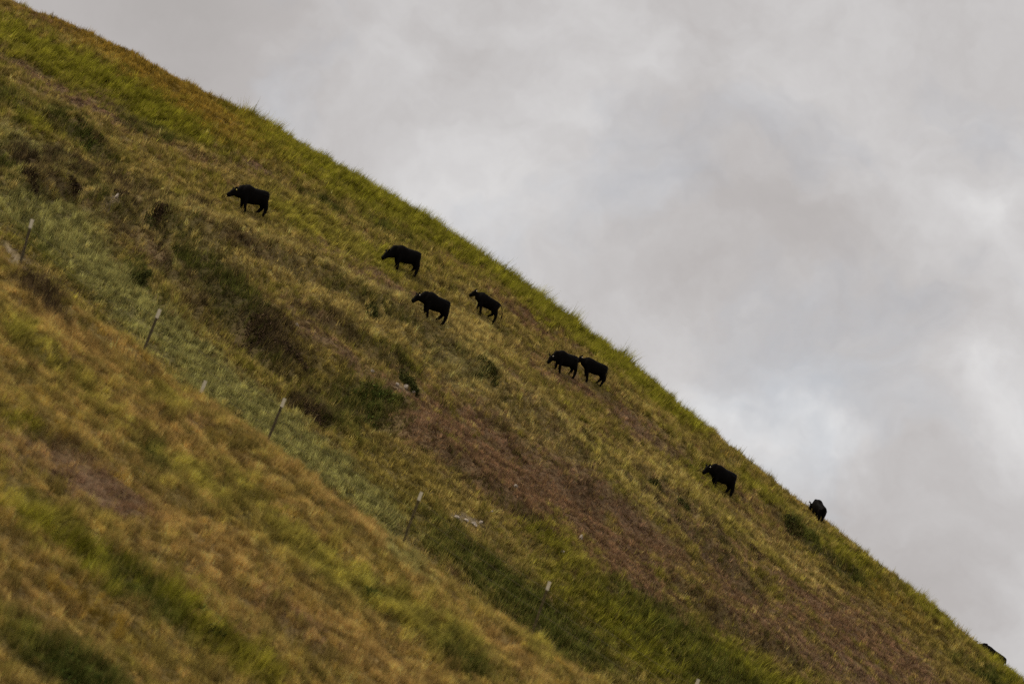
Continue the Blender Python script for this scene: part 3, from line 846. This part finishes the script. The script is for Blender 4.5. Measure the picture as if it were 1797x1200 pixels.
cow(*COWPX[0], 26, 1.0, 'big black bull with a humped neck and yellow ear tag, leftmost and highest up', head=(.38, -.38), headpitch=-.62, hump=.10,
    strides=(.02, -.12, .17, -.06), tagmat=TAGY, pitch_adj=.02)
cow(*COWPX[1], 26, .95, 'black cow grazing with its nose buried in the lime green grass', head=(.50, -.70), headpitch=-.85, hump=.06, strides=(-.05, 0, .0, -.05))
cow(*COWPX[2], 24, .92, 'black cow with white ear tag, nose at the straw crest, standing below the grazing one', head=(.40, -.45), headpitch=-.80, hump=.07,
    strides=(0, -.08, .18, -.04), tagmat=TAGW)
cow(*COWPX[3], 14, .80, 'slim young black cow with head raised and tail hanging clear', head=(.31, .14), headpitch=-.62, strides=(.14, -.10, .20, -.12), tail_out=.16, tagmat=TAGW,
    legs=1.04, belly=-.05, pitch_adj=-.03)
cow(*COWPX[4], 32, .84, 'black cow with head lowered, front one of the close pair', head=(.42, -.65), headpitch=-1.0, hump=.08, strides=(.12, -.08, .05, -.10), tagmat=TAGW)
cow(*COWPX[5], 16, .84, 'black cow with its head at the rump of another, rear one of the close pair', head=(.32, .05), headpitch=-.62, hump=.02, strides=(0, -.1, .12, -.04), tagmat=TAGW)
cow(*COWPX[6], 28, .94, 'lone black cow with white ear tag, among green weeds lower right of the pair', head=(.34, -.35), headpitch=-.80, hump=.04, strides=(-.04, .02, .06, -.05), tagmat=TAGW,
    pitch_adj=-.10)
cow(*COWPX[7], -62, .74, 'black cow seen from behind on the skyline, grazing over the ridge', head=(.48, -.75), headpitch=-.9, hump=.08, strides=(0, 0, .06, -.06))
cow(*COWPX[8], 4, .97, 'black cow of which only the back shows over the ridge, lower right', head=(.45, -.2), headpitch=-.5, depth=216.5, legs=1.0)

# ------------------------------------------------------------------ sky and light
world = bpy.data.worlds.new('World'); scene.world = world; world.use_nodes = True
n, l = world.node_tree.nodes, world.node_tree.links
n.clear()
out = n.new('ShaderNodeOutputWorld'); bg = n.new('ShaderNodeBackground')
SUN_EL, SUN_AZ = R(54), R(-92)          # azimuth from +y, clockwise
sky = n.new('ShaderNodeTexSky'); sky.sky_type = 'NISHITA'; sky.sun_disc = False
sky.sun_elevation = SUN_EL; sky.sun_rotation = SUN_AZ
tc = n.new('ShaderNodeTexCoord')
def math_node(op, a, b_=None, clamp=False):
    m_ = n.new('ShaderNodeMath'); m_.operation = op; m_.use_clamp = clamp
    for i, v in enumerate((a, b_)):
        if v is None: continue
        if isinstance(v, (int, float)): m_.inputs[i].default_value = v
        else: l.new(v, m_.inputs[i])
    return m_.outputs[0]
def vnode(op, a, b_):
    m_ = n.new('ShaderNodeVectorMath'); m_.operation = op
    for i, v in enumerate((a, b_)):
        if isinstance(v, (tuple, list)): m_.inputs[i].default_value = v
        elif v is not None: l.new(v, m_.inputs[i])
    return m_
D0 = tc.outputs['Generated']
warp = n.new('ShaderNodeTexNoise'); warp.inputs['Scale'].default_value = 16; warp.inputs['Detail'].default_value = 6; warp.inputs['Roughness'].default_value = .55
l.new(D0, warp.inputs['Vector'])
wv = vnode('SUBTRACT', warp.outputs['Color'], (.5, .5, .5))
wsc = n.new('ShaderNodeVectorMath'); wsc.operation = 'SCALE'; l.new(wv.outputs[0], wsc.inputs[0]); wsc.inputs['Scale'].default_value = .075
DW = vnode('ADD', D0, wsc.outputs[0]).outputs[0]
def noise(scale, detail, rough, vec, loc=(0, 0, 0), sc=(1, 1, 1)):
    mp = n.new('ShaderNodeMapping'); mp.inputs['Location'].default_value = loc; mp.inputs['Scale'].default_value = sc
    l.new(vec, mp.inputs['Vector'])
    t = n.new('ShaderNodeTexNoise'); t.inputs['Scale'].default_value = scale; t.inputs['Detail'].default_value = detail; t.inputs['Roughness'].default_value = rough
    l.new(mp.outputs[0], t.inputs['Vector'])
    return t.outputs['Fac']
big = noise(7.5, 7, .5, DW, (.3, .1, .6), (1, 1, 1.5))
fine = noise(22, 10, .62, DW, (2, 4, 1), (1, 1, 1.4))
v = math_node('ADD', math_node('ADD', math_node('MULTIPLY', big, .50), .075), math_node('MULTIPLY', fine, .38))
# placed cloud masses (directions in the sky): pixel of the photograph, radius, amount
BLOBS = [(700, 95, 95, .10), (960, 150, 220, .05), (1090, 110, 80, .06), (260, 30, 360, -.17), (800, 20, 200, -.05), (1000, 430, 260, .02), (1120, 380, 60, .05),
         (1225, 665, 75, .13), (1290, 720, 70, .10), (1380, 775, 115, .18), (1470, 805, 80, .15), (1540, 840, 60, .08), (1300, 560, 170, -.04), (1600, 620, 160, -.03), (1330, 200, 330, .03), (1180, 600, 90, .03), (1180, 700, 60, -.03), (1760, 730, 90, .14), (1790, 400, 90, .08), (1650, 330, 220, .02),
         (1600, 950, 160, -.08), (1750, 1000, 200, -.07), (1160, 260, 110, -.03), (1750, 120, 120, .04), (1300, 60, 160, -.02), (760, 330, 150, .03)]
for px, py, rad, amt in BLOBS:
    d = ray(px, py); d = d / np.linalg.norm(d)
    ds = n.new('ShaderNodeVectorMath'); ds.operation = 'DISTANCE'; l.new(DW, ds.inputs[0]); ds.inputs[1].default_value = tuple(d)
    mr = n.new('ShaderNodeMapRange'); mr.interpolation_type = 'SMOOTHSTEP'
    mr.inputs[1].default_value = 0; mr.inputs[2].default_value = rad * 1.5 / F; mr.inputs[3].default_value = amt; mr.inputs[4].default_value = 0
    l.new(ds.outputs['Value'], mr.inputs[0])
    v = math_node('ADD', v, mr.outputs[0])
cr = n.new('ShaderNodeValToRGB'); e = cr.color_ramp.elements
_x = .785
CLOUD = [(.28, (.42, .398, .388)), (.42, (.47, .446, .438)), (.52, (.545, .527, .523)), (.61, (.620, .606, .604)), (.72, (.73, .72, .715))]
CLOUD = [(p_, tuple(q * _x for q in c_)) for p_, c_ in CLOUD]
e[0].position = CLOUD[0][0]; e[0].color = (*CLOUD[0][1], 1)
e[1].position = CLOUD[-1][0]; e[1].color = (*CLOUD[-1][1], 1)
for p_, c_ in CLOUD[1:-1]:
    k = e.new(p_); k.color = (*c_, 1)
l.new(v, cr.inputs[0])
# thinner, bluer veil where the real sky comes through
thin = noise(9, 6, .55, DW, (8, 2.4, 1), (1, 1, 1.5))
tm = n.new('ShaderNodeMapRange'); tm.inputs[1].default_value = .52; tm.inputs[2].default_value = .72; tm.inputs[3].default_value = .0; tm.inputs[4].default_value = .30
l.new(thin, tm.inputs[0])
skys = n.new('ShaderNodeVectorMath'); skys.operation = 'SCALE'; skys.inputs['Scale'].default_value = .08; l.new(sky.outputs[0], skys.inputs[0])
mx = n.new('ShaderNodeMix'); mx.data_type = 'RGBA'
l.new(tm.outputs[0], mx.inputs['Factor']); l.new(cr.outputs[0], mx.inputs['A']); l.new(skys.outputs[0], mx.inputs['B'])
l.new(mx.outputs['Result'], bg.inputs['Color']); bg.inputs['Strength'].default_value = 1.0
l.new(bg.outputs[0], out.inputs[0])

sl = bpy.data.lights.new('sun', 'SUN'); sl.energy = 2.0; sl.angle = R(10); sl.color = (1, .90, .74)
so = bpy.data.objects.new('sun', sl); COL.objects.link(so)
sd_ = Vector((math.sin(SUN_AZ) * math.cos(SUN_EL), math.cos(SUN_AZ) * math.cos(SUN_EL), math.sin(SUN_EL)))
so.rotation_euler = sd_.to_track_quat('Z', 'Y').to_euler()
so.location = sd_ * 300

# ------------------------------------------------------------------ camera object and render settings
cd = bpy.data.cameras.new('camera'); cd.lens = LENS; cd.sensor_width = 36; cd.clip_end = 9000; cd.clip_start = .5
co = bpy.data.objects.new('camera', cd); COL.objects.link(co)
co.matrix_world = Matrix(((RGT[0], UPV[0], -FWD[0], CAM[0]), (RGT[1], UPV[1], -FWD[1], CAM[1]), (RGT[2], UPV[2], -FWD[2], CAM[2]), (0, 0, 0, 1)))
cd.dof.use_dof = True; cd.dof.focus_distance = 200; cd.dof.aperture_fstop = .95
scene.camera = co
vs = scene.view_settings; vs.view_transform = 'Standard'; vs.look = 'None'; vs.exposure = 0.42; vs.gamma = 1
scene.render.engine = 'CYCLES'
scene.cycles.max_bounces = 5; scene.cycles.diffuse_bounces = 3; scene.cycles.transmission_bounces = 2
scene.cycles.use_denoising = False
